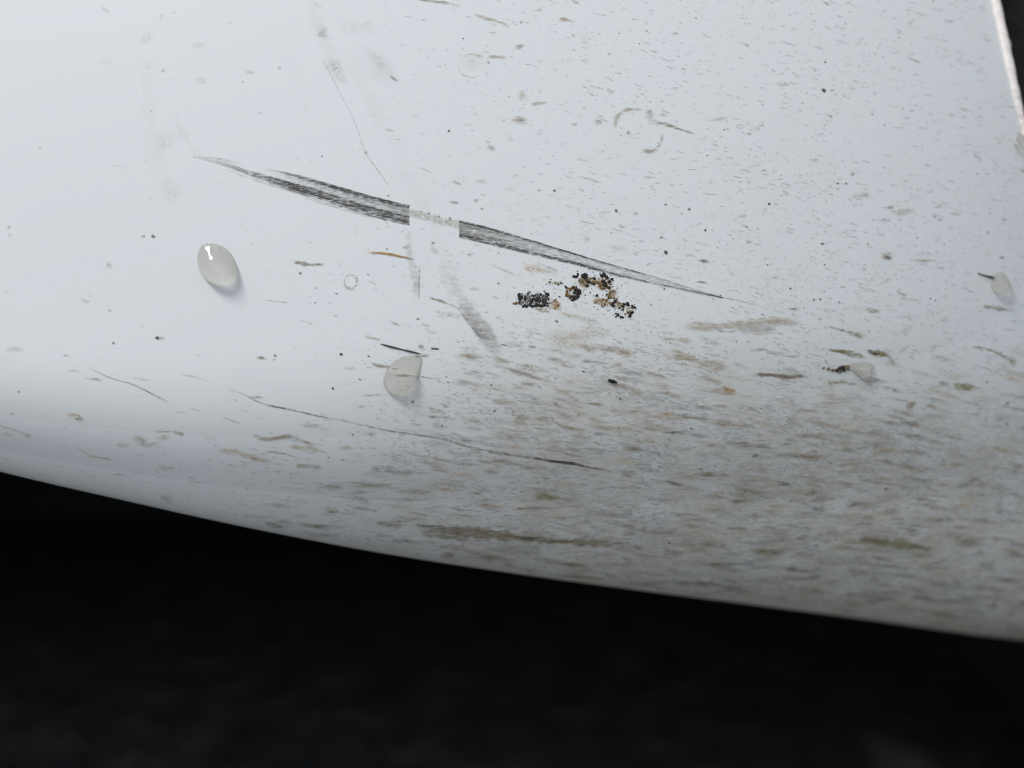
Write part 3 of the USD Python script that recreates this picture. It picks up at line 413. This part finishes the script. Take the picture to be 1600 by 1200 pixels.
STREAKS = [
    (B_, [(440, 0), (580, 15), (650, 35)], [10, 16, 8], 'br', .7), (B_, [(690, 60), (760, 85), (830, 105), (870, 132)], [10, 14, 16, 12], 'ta', .7), (B_, [(1085, 82), (1165, 102)], [14], 'ta', .75),
    (B_, [(760, 256), (860, 262)], [14], 'ta', .5), (B_, [(960, 475), (1045, 462)], [12], 'ta', .55), (B_, [(1340, 590), (1345, 545), (1370, 510), (1420, 495), (1500, 505)], [12], 'ta', .6),
    (B_, [(1555, 600), (1552, 635), (1535, 665), (1500, 690), (1455, 660)], [12], 'br', .5), (B_, [(1520, 552), (1600, 574), (1660, 595), (1715, 612)], [12, 16, 10, 6], 'ol', .75), (B_, [(1300, 398), (1332, 424)], [14], 'ta', .6),
    (B_, [(1170, 800), (1280, 832)], [10], 'gr', .4), (B_, [(1220, 390), (1300, 405)], [10], 'ta', .35), (B_, [(625, 270), (640, 330), (690, 352), (740, 330)], [8], 'ta', .35), (B_, [(640, 262), (690, 248), (745, 262)], [10], 'ta', .4),
    (D_, [(1330, 86), (1360, 88), (1400, 96), (1480, 95)], [20, 16, 8, 6], 'br', .9), (D_, [(780, 853), (840, 872)], [12], 'br', .8), (D_, [(700, 858), (780, 855)], [9], 'ol', .6), (D_, [(410, 965), (470, 978), (520, 985)], [8], 'br', .5), (D_, [(335, 922), (400, 958)], [8], 'br', .35),
    (D_, [(380, 614), (420, 616), (468, 626)], [7, 8, 14], 'ol', .6), (D_, [(1130, 860), (1215, 890), (1310, 878), (1420, 912), (1485, 918)], [8, 18, 18, 9, 8], 'br', .8), (D_, [(1200, 945), (1280, 955), (1360, 978)], [10], 'br', .55), (D_, [(1010, 790), (1110, 826)], [8], 'br', .4),
    (D_, [(980, 935), (1150, 972), (1260, 1000)], [20, 34, 24], 'ta', .6), (D_, [(1340, 1010), (1470, 1020)], [18], 'ol', .6), (D_, [(1300, 925), (1440, 940), (1510, 965)], [16, 22, 12], 'ta', .65), (D_, [(-10, 828), (60, 848), (130, 876)], [10], 'ol', .35), (D_, [(820, 598), (900, 612), (960, 640)], [9], 'gr', .3),
    (D_, [(860, 745), (910, 765)], [8], 'gr', .5), (D_, [(600, 612), (710, 628)], [9], 'ta', .3), (D_, [(1205, 258), (1320, 272)], [7], 'gr', .4), (D_, [(1360, 345), (1430, 372)], [7], 'gr', .35),
    (E_, [(500, 248), (535, 258), (580, 274)], [9, 16, 8], 'br', .85), (E_, [(640, 300), (600, 282), (560, 268)], [10], 'ta', .4), (E_, [(500, 478), (545, 481)], [16], 'dk', .85), (E_, [(820, 460), (875, 470)], [10], 'dk', .6), (E_, [(200, 425), (290, 440)], [9], 'ta', .4),
    (E_, [(430, 515), (500, 508)], [12], 'ol', .5), (E_, [(760, 90), (930, 160)], [6], 'ta', .35), (E_, [(980, 85), (1090, 130)], [8], 'gr', .4), (E_, [(230, 545), (310, 560), (330, 548)], [14], 'br', .6), (E_, [(455, 605), (530, 618)], [7], 'gr', .55), (E_, [(1480, 100), (1505, 90)], [8], 'dk', .6),
    (E_, [(1040, 990), (1130, 995), (1200, 1012)], [9], 'dk', .75), (E_, [(1040, 780), (1100, 830), (1210, 850)], [12], 'ol', .5), (E_, [(480, 785), (600, 792)], [10], 'gr', .5),
    (G_, [(1405, 284), (1490, 297), (1565, 312)], [9, 18, 8], 'br', .7), (G_, [(20, 372), (150, 378), (300, 370), (440, 352), (650, 380)], [26, 34, 30, 28, 12], 'ta', .55), (G_, [(300, 398), (400, 392), (490, 388)], [34], (0.40, 0.34, 0.29), .5), (G_, [(190, 382), (240, 402), (310, 395)], [8], 'br', .4), (G_, [(700, 375), (800, 402), (890, 424)], [7, 14, 26], 'ol', .6), (G_, [(700, 484), (760, 490), (840, 508), (890, 524)], [12, 18, 22, 14], 'ol', .85),
    (G_, [(885, 490), (925, 500), (985, 505)], [12, 26, 12], 'ol', 1.0), (G_, [(888, 490), (940, 503)], [14], 'dk', .8), (G_, [(940, 505), (990, 512)], [9], (0.42, 0.34, 0.05), .8), (G_, [(370, 600), (440, 598), (500, 605), (570, 604), (640, 613)], [24, 18, 24, 18, 10], 'br', .8), (G_, [(1275, 648), (1340, 655), (1420, 660)], [26, 22, 8], 'ol', .85), (G_, [(1360, 470), (1440, 484), (1500, 510), (1545, 530)], [12, 8, 9, 12], 'br', .7),
    (G_, [(-20, 500), (70, 520), (150, 545), (270, 565)], [40, 46, 44, 26], 'ta', .6), (G_, [(0, 195), (120, 222), (250, 245)], [7, 5, 4], 'gr', .5), (G_, [(-60, 430), (60, 440), (120, 452)], [14], 'ta', .5), (G_, [(350, 488), (440, 478)], [12], 'ol', .4), (G_, [(480, 506), (580, 520)], [8], 'gr', .4), (G_, [(960, 480), (1000, 530), (1020, 555)], [20, 24, 12], 'lg', .5), (G_, [(1030, 500), (1080, 462)], [10], 'gr', .3),
    (G_, [(1390, 612), (1490, 585)], [7], 'gr', .2), (G_, [(-30, 770), (60, 790), (200, 800)], [16], 'br', .45), (G_, [(-50, 860), (70, 862)], [12], 'dk', .45),
    (H_, [(380, 350), (560, 372), (740, 388), (960, 412), (1100, 424), (1300, 436), (1560, 474)], [20, 44, 44, 26, 30, 34, 20], 'br', [.4, .7, .8, .8, .75, .6, .3]), (H_, [(420, 348), (560, 362), (740, 380)], [12], 'dk', .45), (H_, [(450, 385), (560, 400), (700, 415)], [20], 'ol', .5), (H_, [(960, 40), (1050, 60), (1200, 78)], [10], 'dk', .5),
    (I_, [(835, 412), (950, 426), (1100, 447), (1225, 470)], [30, 34, 32, 16], 'ol', .8), (I_, [(850, 414), (960, 428)], [12], 'br', .6), (I_, [(-40, 470), (60, 480)], [30], 'gr', .4), (I_, [(530, 125), (700, 145)], [16], 'br', .35)]
y_mid = lambda p: np.mean([q[1] for q in p])
for tl, pts, w, c, a in STREAKS:
    p = [tl(*q) for q in pts]
    put('dirt_streak', ribbon(p, np.array(w, float) * 0.34375 * 1.25, c, np.minimum(1, np.atleast_1d(a) * (0.58 if p[0][0] < 520 and y_mid(p) > 500 else 0.80 if y_mid(p) > 330 else 0.62)), (0.15, 0.25), 0.7), 'soft_dirt')
put('dirt_streak', [ribbon([(572, 394), (595, 395.5), (612, 398), (648, 405.5)], [4, 5, 4, 4], 'or', [.7, 1, .9, .4]), ribbon([(585, 395), (600, 395.5)], [3], 'ru', .9), ribbon([(606, 396), (617, 398.5)], [4], 'ol', 1.0), ribbon([(622, 401), (648, 406)], [3], 'ol', .8)], 'soft_dirt', label='thin orange rust streak below the left half of the scratch')
put('dried_run', [ribbon([(705, 452), (722, 470), (738, 495), (757, 520), (772, 545), (784, 570)], [14, 26, 32, 34, 26, 10], (0.43, 0.39, 0.36), [.12, .28, .42, .46, .32, .12], (0.25, 0.25)), ribbon([(736, 505), (752, 522), (768, 535)], [8, 14, 10], 'gr', [.1, .3, .15]), ribbon([(716, 482), (740, 514), (757, 534)], [3, 5, 3], 'gr', .3)], 'soft_dirt', label='greyish brown dried run slanting down beside the crusted dirt')
put('ring_stain', [ribbon([(548 + 10 * math.cos(t), 440 + 11 * math.sin(t)) for t in np.linspace(0.3, 6.4, 16)], [3.5], 'ta', .35, (0, 0), 0.9)], 'grain_dirt')

# fine dirt: thousands of tiny flecks and faint streaks driven back along the car
def scatter(nwant, dens, x=(-60, 1660), y=(-60, 1000)):
    out = []
    while sum(map(len, out)) < nwant:
        p = np.stack([RNG.uniform(*x, 20000), RNG.uniform(*y, 20000)], -1)
        bot = np.interp(p[:, 0], [-60, 0, 200, 400, 640, 900, 1200, 1600, 1660], [712, 735, 782, 826, 872, 910, 948, 1000, 1006])
        arch = 1543 + 0.2 * np.clip(p[:, 1], -100, 2000) + 0.0004 * np.clip(p[:, 1], 0, 2000) ** 2
        ok = (p[:, 1] < bot - 6) & (p[:, 0] < arch - 4)
        out.append(p[ok & (RNG.random(20000) < dens(p))])
    return np.vstack(out)[:nwant]
def clump(p, s, seed): return sstep(0.38, 0.66, meshkit.fbm(np.stack([p[:, 0] / s / 1.7, p[:, 1] / s, p[:, 0] * 0], -1), 3, seed))
def flow(p): return 15 - 10 * sstep(500, 850, p[:, 1])
def flecks(p, L, W, ang, col, h0=1.2e-5, k=7):
    m = len(p); th = np.linspace(0, 2 * math.pi, k, endpoint=False)
    rr = RNG.uniform(0.65, 1.3, (m, k))
    u, w = np.cos(th)[None] * rr * L[:, None] / 2, np.sin(th)[None] * rr * W[:, None] / 2
    ca, sa = np.cos(np.radians(ang))[:, None], np.sin(np.radians(ang))[:, None]
    q = np.concatenate([p[:, None], np.stack([p[:, :1] + u * ca - w * sa, p[:, 1:] + u * sa + w * ca], -1)], 1)
    h = RNG.uniform(h0, h0 * 2.2, m)
    P, n = on(q.reshape(-1, 2), np.repeat(h, k + 1))
    b = np.arange(m)[:, None, None] * (k + 1)
    f = np.stack([np.zeros(k, int), 1 + (np.arange(k) + 1) % k, 1 + np.arange(k)], -1)[None] + b
    return P, f.reshape(-1, 3), n, np.repeat(col, k + 1, 0), np.ones(len(P))
PA = np.array(PAINT)
def toned(m, names, lo, hi):
    c = np.array([COL[x] for x in names])[RNG.integers(0, len(names), m)]
    a = RNG.uniform(lo, hi, (m, 1)) ** 1.3
    return PA * 0.93 * (1 - a) + c * a
d1 = lambda p: (0.06 + 0.94 * sstep(420, 1150, p[:, 0] + 0.25 * p[:, 1])) * (0.35 + 0.65 * clump(p, 60, 11)) * (0.45 + 0.55 * sstep(150, 600, p[:, 1]))
p = scatter(11000, d1)
put('fine_dirt', flecks(p, RNG.gamma(1.5, 1.2, len(p)) + 1.2, RNG.uniform(0.8, 1.8, len(p)), flow(p) + RNG.normal(0, 14, len(p)), toned(len(p), ['gr', 'gr', 'br', 'lg', 'lg'], 0.07, 0.35)), 'solid_dirt', 'countless pale grey and brown flecks over the white paint', 'stuff')
d2 = lambda p: film(p) ** 0.8 * (0.25 + 0.75 * clump(p, 40, 23))
p = scatter(11000, d2)
put('fine_dirt', flecks(p, RNG.gamma(1.8, 2.6, len(p)) + 1.5, RNG.uniform(0.9, 2.4, len(p)), flow(p) + RNG.normal(0, 7, len(p)), toned(len(p), ['br', 'gr', 'ta', 'ol', 'gr'], 0.10, 0.42) * np.clip(1 - 0.35 * film(p), 0, 1)[:, None], 1.4e-5), 'solid_dirt', 'countless brown flecks thickening towards the foot of the bumper', 'stuff')
d3 = lambda p: np.clip(film(p) - 0.07, 0, 1) ** 1.2 * (0.2 + 0.8 * clump(p, 70, 37))
p = scatter(1500, d3)
faint = []
for (x, y), fl in zip(p, flow(p)):
    L, W = RNG.gamma(3, 13) + 8, RNG.uniform(5, 13)
    if LOAD[cells(np.array([x, y]) + np.linspace(-0.5, 0.5, 9)[:, None] * np.array([L, 0.1 * L]))].max() < 4:
        faint.append(blob(x, y, L, W, fl + RNG.normal(0, 4), ['br', 'ta', 'br', 'br', 'gr'][RNG.integers(0, 5)], RNG.uniform(0.12, 0.36), rings=3, spokes=12, rough=0.5, h=RNG.uniform(2.2e-5, 6e-5)))
put('faint_streaks', faint, 'soft_dirt', 'faint brown splash streaks low on the bumper', 'stuff')
d4 = lambda p: sstep(300, 900, p[:, 0]) * (0.3 + 0.7 * sstep(200, 500, p[:, 1]))
p = scatter(200, d4)
put('fine_dirt', flecks(p, RNG.gamma(2, 0.7, len(p)) + 1.4, RNG.uniform(1.2, 2.2, len(p)), flow(p), np.array([COL['dk']] * len(p)) * RNG.uniform(0.8, 5, (len(p), 1)), 3e-5), 'solid_dirt', 'small dark dots scattered over the white paint', 'stuff')
put('wipe_trace', [ribbon(q, w, 'lg', a_ * 0.42, (0.35, 0.45), 0.9) for q, w, a_ in [([(478, -20), (505, 60), (545, 130)], 22, .2), ([(520, 40), (560, 120), (600, 200), (640, 260)], 26, .15), ([(560, 60), (600, 105), (630, 135)], 12, .25), ([(225, 60), (235, 180), (255, 290), (300, 340)], 34, .13), ([(265, 160), (300, 230), (330, 260)], 14, .2), ([(600, 230), (650, 300), (690, 380), (720, 450)], 24, .14), ([(420, 40), (470, 140), (500, 230)], 30, .08)]], 'soft_dirt', label='faint grey wiping traces left of and above the scratch')

# ------------------------------------------------------------------ loose things stuck to the paint
ICO = trimesh.creation.icosphere(1)
def crumb(x, y, s, c, parent, name='crumb', tall=0.30, stretch=1.0, ang=0):
    """A small lump of dirt, s pixels across, sitting on the paint."""
    P0, n = on([(x, y)]); P0, n = P0[0], n[0]
    px = 0.000125
    ex = np.array([1.0, 0, 0]); ex -= n * (ex @ n); ex /= np.linalg.norm(ex); ey = np.cross(n, ex)
    a = math.radians(-ang); ex, ey = ex * math.cos(a) + ey * math.sin(a), ey * math.cos(a) - ex * math.sin(a)
    v = ICO.vertices * (1 + 0.95 * (RNG.random((len(ICO.vertices), 1)) - 0.5))
    r = s * px / 2
    V = P0 + v[:, :1] * ex * r * stretch + v[:, 1:2] * ey * r + v[:, 2:] * n * r * tall + n * r * tall * 0.35
    obj(name, V, ICO.faces, 'solid_dirt', parent, colour=np.broadcast_to(colour(c), V.shape) * RNG.uniform(0.6, 1.2) * RNG.uniform(0.8, 1.2, (len(V), 1)), smooth=True)
COL['rb'] = (0.20, 0.115, 0.045)
Z3 = tile(790, 400, 1 / 7.27)
def crust(label, items, film_marks=()):
    t = thing('dirt_crust', label, 'dirt')
    for row in items:
        for q in range(1 if row[2] < 30 else 3):
            j = 0 if row[2] < 30 else row[2] * 0.36
            x, y = Z3(row[0] + RNG.normal(0, j), row[1] + RNG.normal(0, j * 0.8))
            crumb(x, y, row[2] / 7.27 * (1.0 if row[2] < 30 else RNG.uniform(0.45, 0.85)), row[3], t, stretch=RNG.uniform(0.7, 1.7), ang=RNG.uniform(-50, 50))
    if film_marks:
        put('stain', [blob(*Z3(x, y), L / 7.27, W / 7.27 * 0.9, g, 'rb', 0.12 if c == 'dk' else 0.34, rough=0.7, h=1.6e-5) for x, y, L, W, g, c, a in film_marks if (x, y) != (765, 420)], 'smooth_dirt', parent=t)
        grit = [blob(*Z3(x, y), L / 7.27 * 0.95, W / 7.27 * 0.8, g, 'dk', 0.30, rough=0.7, h=2.2e-5) for x, y, L, W, g, c, a in film_marks if c in ('gr', 'ta') and W > 80 and x != 765]
        if grit: put('grit', grit, 'grain_dirt', parent=t)
        put('stain', [blob(*Z3(x, y), L / 7.27, W / 7.27, g, c, a, rough=0.5, h=1.9e-5) for x, y, L, W, g, c, a in film_marks], 'grain_dirt', parent=t)
    return t
DK = (0.03, 0.024, 0.021)
def cloud(n, x0, x1, y0, y1, s0, s1, cols): return [(RNG.uniform(x0, x1), RNG.uniform(y0, y1), RNG.uniform(s0, s1), cols[RNG.integers(0, len(cols))]) for _ in range(n)]
SPRAY = lambda n, x, y, sx, sy: [(RNG.normal(x, sx), RNG.normal(y, sy), RNG.uniform(6, 13), ['dk', DK, 'rb', 'gr'][RNG.integers(0, 4)]) for _ in range(n)]
c1 = SPRAY(26, 330, 480, 150, 70) + cloud(62, 150, 490, 425, 560, 13, 32, [DK, DK, 'dk', 'gr']) + cloud(50, 150, 500, 420, 575, 9, 20, [DK, 'dk', DK]) + [(x, 565 + RNG.uniform(-8, 8), RNG.uniform(22, 34), DK) for x in np.linspace(200, 440, 11)] + [(160, 445, 44, DK), (170, 480, 30, DK), (110, 535, 30, 'rb'), (85, 540, 18, 'rb'), (440, 400, 20, 'gr'), (490, 430, 34, DK), (300, 520, 40, DK), (420, 530, 50, DK), (270, 410, 22, 'gr'), (560, 500, 22, 'ol'), (600, 560, 22, 'ru'), (555, 590, 24, 'or'), (480, 560, 30, DK), (590, 520, 18, 'or')]
crust('flat black crusted dirt, leftmost lump below the scratch', c1, [(325, 500, 390, 170, 3, 'dk', .5), (560, 550, 160, 120, 20, 'or', .75), (140, 535, 120, 40, 0, 'or', .35), (420, 615, 190, 70, 10, 'ta', .55)])
c2 = SPRAY(10, 770, 400, 110, 50) + [(765 + 72 * math.cos(t), 420 + 56 * math.sin(t), RNG.uniform(24, 34), 'rb') for t in np.linspace(2.2, 4.9, 9)] + [(768 + 64 * math.cos(t), 420 + 50 * math.sin(t), RNG.uniform(38, 52), DK) for t in np.linspace(-0.8, 1.7, 9)] + [(830, 400, 48, DK), (770, 465, 40, DK), (680, 350, 34, DK), (765, 355, 22, DK), (640, 305, 20, 'gr'), (600, 320, 24, 'gr'), (560, 310, 18, 'ol'), (500, 295, 22, 'ol'), (515, 265, 14, 'ol'), (610, 460, 22, 'gr'), (630, 300, 16, 'dk'), (800, 470, 30, 'rb'), (590, 325, 16, 'dk')]
crust('small ring of dark dirt with a white hole in it', c2, [(765, 420, 200, 160, 0, 'ta', .5), (580, 305, 170, 40, 8, 'ta', .5)])
c3 = SPRAY(30, 1000, 290, 130, 60) + [(795, 220, 46, DK), (770, 232, 26, DK), (820, 205, 22, DK), (815, 170, 12, 'dk'), (890, 230, 50, DK), (905, 270, 60, DK), (930, 335, 30, DK), (945, 280, 54, 'ol'), (860, 280, 50, 'ol'), (900, 310, 50, 'ol'), (870, 250, 40, 'dk'), (960, 260, 34, 'ol'), (1005, 262, 40, DK), (1000, 325, 30, DK), (1030, 290, 30, 'rb'), (985, 300, 26, 'rb'), (1080, 225, 36, DK), (1125, 230, 54, DK), (1150, 245, 30, DK), (1210, 265, 28, DK), (1105, 290, 50, DK), (1150, 310, 62, DK), (1085, 330, 44, 'rb'), (1110, 365, 50, 'rb'), (1140, 350, 44, DK), (1060, 310, 30, 'rb'), (880, 215, 26, DK), (1065, 345, 20, 'rb'), (1190, 320, 18, 'rb'), (1215, 350, 16, 'rb'), (1270, 365, 16, 'rb'), (1170, 290, 34, DK)]
crust('lumpy olive and black dirt nearest under the scratch', c3, [(890, 290, 190, 150, 10, 'or', .5), (1110, 320, 200, 170, 20, 'or', .5), (1000, 290, 130, 60, 0, 'or', .5)])
c4 = SPRAY(34, 1220, 530, 120, 75) + [(1190, 445, 50, 'ol'), (1180, 430, 30, 'dk'), (1150, 435, 20, 'dk'), (1225, 470, 36, 'ol'), (1225, 540, 62, (0.03, 0.022, 0.028)), (1215, 565, 36, DK), (1340, 580, 64, DK), (1305, 560, 46, 'ol'), (1325, 600, 40, DK), (1400, 560, 18, DK), (1440, 575, 30, DK), (1460, 590, 30, DK), (1425, 630, 40, DK), (1440, 650, 30, DK), (1410, 680, 36, DK), (1390, 640, 22, DK), (1275, 670, 44, DK), (1255, 655, 18, DK), (1300, 690, 36, DK), (1330, 697, 20, DK), (1150, 505, 30, 'rb'), (1105, 490, 26, 'rb'), (1090, 540, 30, 'ta'), (1035, 447, 26, DK), (1020, 515, 34, 'ta'), (1130, 550, 30, 'rb'), (1100, 570, 24, 'gr'), (1220, 395, 40, 'ta'), (1175, 395, 30, 'ta'), (1045, 605, 16, 'gr'), (910, 535, 16, 'gr'), (1360, 660, 20, 'ol'), (1260, 490, 20, 'rb'), (1280, 530, 26, 'rb'), (1195, 405, 18, 'rb'), (1240, 510, 24, 'dk'), (1170, 470, 26, 'rb')] + cloud(22, 1010, 1290, 430, 580, 8, 18, ['rb', 'dk', 'ol'])
crust('hooked trail of dark dirt crumbs, rightmost below the scratch', c4, [(1120, 520, 240, 110, 15, 'or', .5), (1200, 430, 140, 110, 40, 'or', .5), (1300, 560, 160, 90, 20, 'or', .35), (1415, 620, 110, 120, 0, 'or', .35)])

def stick(name, label, cat, pts, wid, c, parent=None):
    """A thin bit lying on the paint: a tube along the pixels pts."""
    pts = np.asarray(pts, float); s = np.linspace(0, 1, len(pts)); q = np.linspace(0, 1, 18)
    line = np.stack([PchipInterpolator(s, pts[:, k])(q) for k in (0, 1)], -1)
    w = np.interp(q, np.linspace(0, 1, len(wid)), wid) * 0.000125 / 2
    P, n = on(line); P = P + n * (w * 0.45)[:, None]
    t = np.gradient(P, axis=0); t /= np.linalg.norm(t, axis=1, keepdims=True); b = np.cross(n, t)
    a = np.linspace(0, 2 * math.pi, 8, endpoint=False)
    w = w * (1 + 0.3 * (RNG.random(18) - 0.5))
    V = (P[:, None] + b[:, None] * np.cos(a)[None, :, None] * w[:, None, None] + n[:, None] * np.sin(a)[None, :, None] * w[:, None, None] * 0.6).reshape(-1, 3)
    F = np.vstack([quads(18, 8, True), [[0, k, k + 1] for k in range(1, 7)], [[136, 136 + k + 1, 136 + k] for k in range(1, 7)]])
    return tag(obj(name, V, F, 'solid_dirt', parent, colour=np.broadcast_to(colour(c), V.shape), smooth=True), label, cat)
stick('plant_seed', 'tiny black seed lying alone right of centre, below the crusted dirt', 'seed', [(949.5, 594), (953, 594.5), (958, 596), (964, 598)], [2, 5.5, 6, 2], (0.02, 0.024, 0.016))
stick('grass_fibre', 'thin dark fibre lying just above the long lower drop', 'fibre', [(595, 537.5), (610, 541.5), (628, 546), (645, 550), (657, 553)], [1.5, 3.4, 2.4, 3.0, 1.2], (0.075, 0.075, 0.07))
stick('twig_bit', 'dark splinter poking out left of the small drop near the right edge', 'splinter', [(1528, 427), (1540, 431), (1552, 434)], [2, 3, 4.6], (0.05, 0.05, 0.055))
tw = thing('dirt_clump', 'brown crumbs at the left tip of the three-cornered drop', 'dirt')
for x, y, s_, c in [(1287, 575, 3, 'dk'), (1294, 576, 5, 'br'), (1301, 578, 5, 'br'), (1307, 579, 6, 'dk'), (1311, 576, 7, 'dk'), (1317, 574, 8, 'dk'), (1322, 573, 8, 'br'), (1313, 581, 5, 'br'), (1325, 576, 6, 'gr'), (1319, 579, 5, 'dk')]:
    crumb(x, y, s_, c, tw, stretch=1.4, tall=0.35)

def drop(label, outline, peak, H, k=0.5, parent=None):
    """A drop of water on the paint: its outline in pixels, its crown H metres high above the pixel peak."""
    o = np.asarray(outline, float); o = np.vstack([o, o[:1]])
    s = np.linspace(0, 1, len(o)); from scipy.interpolate import CubicSpline
    cs = CubicSpline(s, o, bc_type='periodic'); M = 56
    rim = cs(np.linspace(0, 1, M, endpoint=False)); pk = np.asarray(peak, float)
    R = 22; rr = np.sin(np.linspace(0, math.pi / 2, R + 1)[1:])
    pts = np.vstack([pk[None]] + [pk + (rim - pk) * r for r in rr])
    r = np.concatenate([[0], np.repeat(rr, M)])
    up = np.concatenate([[0.5], np.tile(0.5 - 0.5 * (rim[:, 1] - pk[1]) / np.abs(rim[:, 1] - pk[1]).max(), R)])
    kk = k * (0.85 + 2.4 * sstep(0.45, 0.95, up))
    hh = H * np.maximum(1 - r ** 2, 0) ** kk
    P, n = on(pts)
    top = P + n * (hh - 0.00004 * (r > 0.999))[:, None]
    bot = P - n * 0.00025
    f = [[0, 1 + j, 1 + (j + 1) % M] for j in range(M)]
    for q in range(R - 1):
        for j in range(M):
            A, B = 1 + q * M + j, 1 + q * M + (j + 1) % M
            f += [[A, A + M, B + M], [A, B + M, B]]
    f = np.array(f)
    if np.cross(top[f[5, 1]] - top[f[5, 0]], top[f[5, 2]] - top[f[5, 0]]) @ n[0] < 0: f = f[:, ::-1]
    m = len(top); last = 1 + (R - 1) * M + np.arange(M); nx = np.roll(last, -1)
    wall = np.vstack([np.stack([last, last + m, nx + m], -1), np.stack([last, nx + m, nx], -1)])
    mesh = trimesh.Trimesh(np.vstack([top, bot]), np.vstack([f, f[:, ::-1] + m, wall]), process=False)
    mesh.fix_normals()
    return tag(obj('water_drop', mesh.vertices, mesh.faces, 'water', None, smooth=True), label, 'water drop')
drop('plump clear water drop below the left tip of the scratch', [(312, 388), (308.5, 402), (311, 419), (319, 434), (331, 443), (344, 446), (356.5, 443), (367, 433), (371, 421), (368, 408), (361, 396), (350, 386), (336, 381), (321, 381)], (344, 424), 0.0023)
drop('long clear water drop hanging under the dark fibre', [(617, 563), (607.5, 572), (601.5, 584), (598.8, 596), (601, 605), (606.7, 612), (616.7, 616.7), (628, 617.5), (639, 612.5), (648, 602.5), (654, 591), (658, 577), (661, 563), (654, 556.5), (641, 555.5), (627, 558)], (625, 598), 0.0014)
drop('small pinkish water drop beside a dark splinter at the right', [(1550.5, 437), (1549.5, 448), (1553, 455), (1560, 460), (1570, 458), (1576, 453), (1579, 444), (1575, 433), (1567, 426), (1559, 426)], (1564, 447), 0.0012)
drop('flat three-cornered water drop trailing right of brown crumbs', [(1326, 570), (1331, 579), (1341, 589), (1352, 597), (1361, 602.5), (1362.5, 592), (1361.5, 582), (1366, 574), (1362, 568), (1350, 565.5), (1337, 566)], (1350, 578), 0.0007, 0.6)
drop('round beige water drop at the foot of the arch edge', [(1586, 220), (1586, 229), (1591, 234), (1599, 234), (1606, 229), (1607, 220), (1603, 213), (1597, 208), (1591, 211)], (1596, 224), 0.0013)
